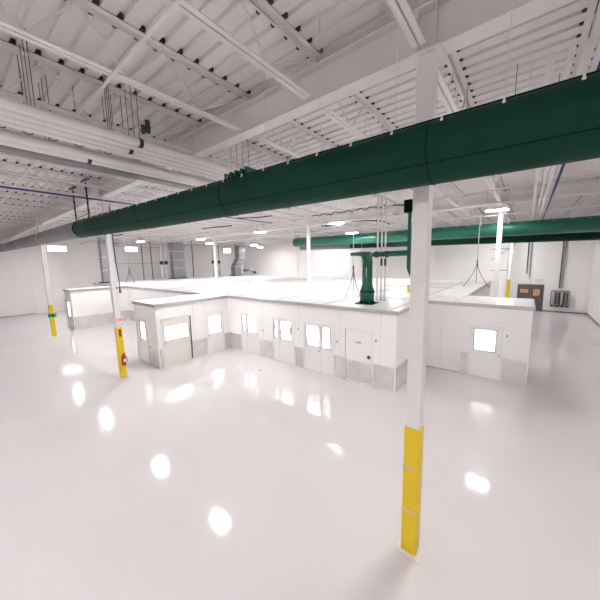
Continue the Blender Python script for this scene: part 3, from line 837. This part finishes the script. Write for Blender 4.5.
# ------------------------------------------------------------------ signs and equipment on the columns
# green sign on the left column
X, Y = -27.1, 4.63
t = thing('first_aid_sign', 'green wrap-around sign with dark symbol on the leftmost yellow guard', 'sign', (X, Y, 1.6))
MB().box(X - .15, X + .17, Y - .19, Y - .13, 1.42, 1.70).box(X + .129, X + .17, Y - .19, Y + .24, 1.42, 1.70).build('sign_board', 'greensign', t)
MB().box(X + .17, X + .176, Y - .06, Y + .09, 1.49, 1.63).build('symbol', 'black', t)
# sign and strap and extinguisher on the second column
X = -14.2
t = thing('extinguisher_sign', 'small white sign with red marks above the yellow guard', 'sign', (X, Y, 2.8))
MB().box(X + CW, X + CW + .02, Y - .11, Y + .19, 2.56, 2.82).build('sign_board', 'signwhite', t)
m = MB()
for (yc, r) in ((-.03, .06), (.11, .05)):
    ring = [(X + CW + .024, Y + yc + r * math.cos(2 * PI * k / 16), 2.69 + r * math.sin(2 * PI * k / 16)) for k in range(17)]
    m.rings(ring, .016, 5, cap=False)
m.box(X + CW + .02, X + CW + .03, Y + .10, Y + .12, 2.63, 2.76)
m.build('red_marking', 'redsign', t)
t = thing('instruction_tag', 'narrow dark tag at the top of the yellow guard above the extinguisher', 'tag', (X, Y, 2.2))
MB().box(X + CW + .014, X + CW + .024, Y - .04, Y + .05, 1.93, 2.27).build('tag_plate', 'dark', t)
MB().box(X + CW + .024, X + CW + .026, Y - .03, Y + .04, 2.16, 2.25).build('tag_header', 'red', t)
t = thing('fire_extinguisher', 'dark red fire extinguisher hanging on the yellow column guard', 'fire extinguisher', (X + .22, Y, .8))
ex = X + CW + .10; ey = Y + .02
MB().rings([(ex, ey, .62), (ex, ey, .65), (ex, ey, 1.0), (ex, ey, 1.06), (ex, ey, 1.09)], [.07, .085, .085, .06, .03], 16).build('cylinder', 'red', t)
MB().rings([(ex, ey, 1.09), (ex, ey, 1.14)], .028, 8).build('valve', 'black', t)
MB().box(ex - .012, ex + .012, ey - .03, ey + .1, 1.14, 1.165).build('handle', 'black', t)
MB().rings([(ex + .02, ey, 1.11), (ex + .08, ey + .06, 1.08), (ex + .1, ey + .1, .95), (ex + .07, ey + .1, .75)], .013, 8).build('hose', 'black', t)
MB().box(ex + .075, ex + .09, ey - .045, ey + .05, .78, .92).build('label_plate', 'signwhite', t)
MB().box(X + CW + .013, ex - .06, ey - .03, ey + .03, .7, .74).build('bracket', 'dark', t)
# blue hose hanging on the second column
t = thing('blue_hose', 'blue hose hanging down the right side of the column with the extinguisher', 'hose', (X + .25, Y + .2, 3.8))
pts = [(X + .14, Y + .10, 7.6), (X + .14, Y + .10, 6.3), (X + .14, Y + .13, 5.2), (X + .15, Y + .17, 4.5), (X + .15, Y + .18, 4.05)]
MB().rings(pts, .02, 8).build('hose_run', 'blue', t)
MB().rings([(X + .15, Y + .18, 4.08), (X + .15, Y + .18, 3.88)], .045, 8).build('nozzle', 'dark', t)
MB().rings([(X + .13, Y + .02, 4.12), (X + .14, Y + .17, 4.12)], .02, 8).build('hook', 'blue', t)
# small scuffs are left as separate floor marker
tag(MB().box(-9.72, -9.60, 8.9, 8.94, 0, .012).build('floor_scrap', 'dark'), 'tiny dark scrap lying on the floor before the cleanroom doors', 'scrap')

# ------------------------------------------------------------------ high bay lamps
def highbay(x, y, label, z=7.42, m='lamp'):
    t = thing('high_bay_lamp', label, 'lamp', (x, y, z), 'high bay ceiling lamps')
    MB().box(x - .46, x + .46, y - .21, y + .21, z + .05, z + .09).build('housing', 'steel', t)
    for s in (-1, 1):
        MB().box(x + s * .24 - .19, x + s * .24 + .19, y - .18, y + .18, z + .035, z + .05).build('diffuser', m, t)
    for s in (-.4, .4): MB().rings([(x + s, y, z + .09), (x + s, y, 8.672)], .006, 5).build('suspension_cable', 'dark', t)
H = [(-17.2, 7.1, 'high bay lamp behind the big green duct near the extinguisher column'),
     (-26.4, 7.0, 'high bay lamp behind the grey duct between the two left columns'),
     (-34.2, 7.05, 'high bay lamp nearest the left wall window'),
     (-31.2, 13.0, 'high bay lamp above the far left wing of the cleanroom'),
     (-25.0, 16.0, 'high bay lamp above the roof in front of the second girder, left'),
     (-16.6, 15.9, 'high bay lamp above the roof just left of the centre column'),
     (-9.6, 15.8, 'high bay lamp above the middle of the cleanroom roof'),
     (-1.4, 17.45, 'twin panel high bay lamp glowing in front of the right column top'),
     (-1.6, 22.6, 'high bay lamp shining on the right half of the far green duct'),
     (-12.0, 22.3, 'high bay lamp shining on the left half of the far green duct'),
     (-29.5, 20.0, 'high bay lamp beyond the slim far left column'),
     (-1.6, 31.6, 'high bay lamp nearest the far right wall, behind the green ducts'),
     (-29.0, 26.5, 'high bay lamp above the far left part of the roof'),
     (-22.0, 32.2, 'high bay lamp close to the white roll-up door'),
     (-32.5, 31.0, 'high bay lamp before the blank back wall'),
     (-10.0, 28.0, 'high bay lamp beyond the far green duct near centre')]
for x, y, lab in H: highbay(x, y, lab, z=8.08 if 'right half' in lab else 7.42, m='lampsoft' if (x > -3 and y < 25) else 'lamp')
for x in (-20, -11, -4.6, 0.6): highbay(x, -3.5, 'added high bay lamp over the floor behind the viewpoint', m='lampfill' if x > -12 else 'lampsoft')  # unseen lamps added to brighten the near floor and walls
for x, lab in ((-11.0, 'left one'), (-0.8, 'right one')):
    highbay(x, 7.1, 'added high bay lamp hidden just behind the big green duct, ' + lab, m='lampfill')  # added out of view to brighten the floor and cleanroom front

# ------------------------------------------------------------------ world, camera, view
w = bpy.data.worlds.new('World'); scene.world = w; w.use_nodes = True
bg = w.node_tree.nodes['Background']; bg.inputs[0].default_value = (0.95, 0.98, 1, 1); bg.inputs[1].default_value = 4.0

cd = bpy.data.cameras.new('camera'); cam = bpy.data.objects.new('camera', cd); col.objects.link(cam)
f, yaw, pit, rol, Hc = 283.52, -.675, .1331, -.0188, 5.0955
F = Vector((math.sin(yaw) * math.cos(pit), math.cos(yaw) * math.cos(pit), -math.sin(pit)))
R = Vector((math.cos(yaw), -math.sin(yaw), 0)); U = R.cross(F)
R2 = math.cos(rol) * R + math.sin(rol) * U; U2 = -math.sin(rol) * R + math.cos(rol) * U
mw = Matrix(((R2.x, U2.x, -F.x, 0), (R2.y, U2.y, -F.y, 0), (R2.z, U2.z, -F.z, Hc), (0, 0, 0, 1)))
cam.matrix_world = mw
cd.sensor_width = 36; cd.lens = f / 600 * 36
cd.shift_y = 0.0
cd.clip_start = .05; cd.clip_end = 200
scene.camera = cam
scene.view_settings.view_transform = 'Standard'
scene.view_settings.look = 'None'
scene.view_settings.exposure = 0.50
scene.view_settings.gamma = 1
scene.cycles.max_bounces = 10
scene.cycles.diffuse_bounces = 6
scene.cycles.use_denoising = True
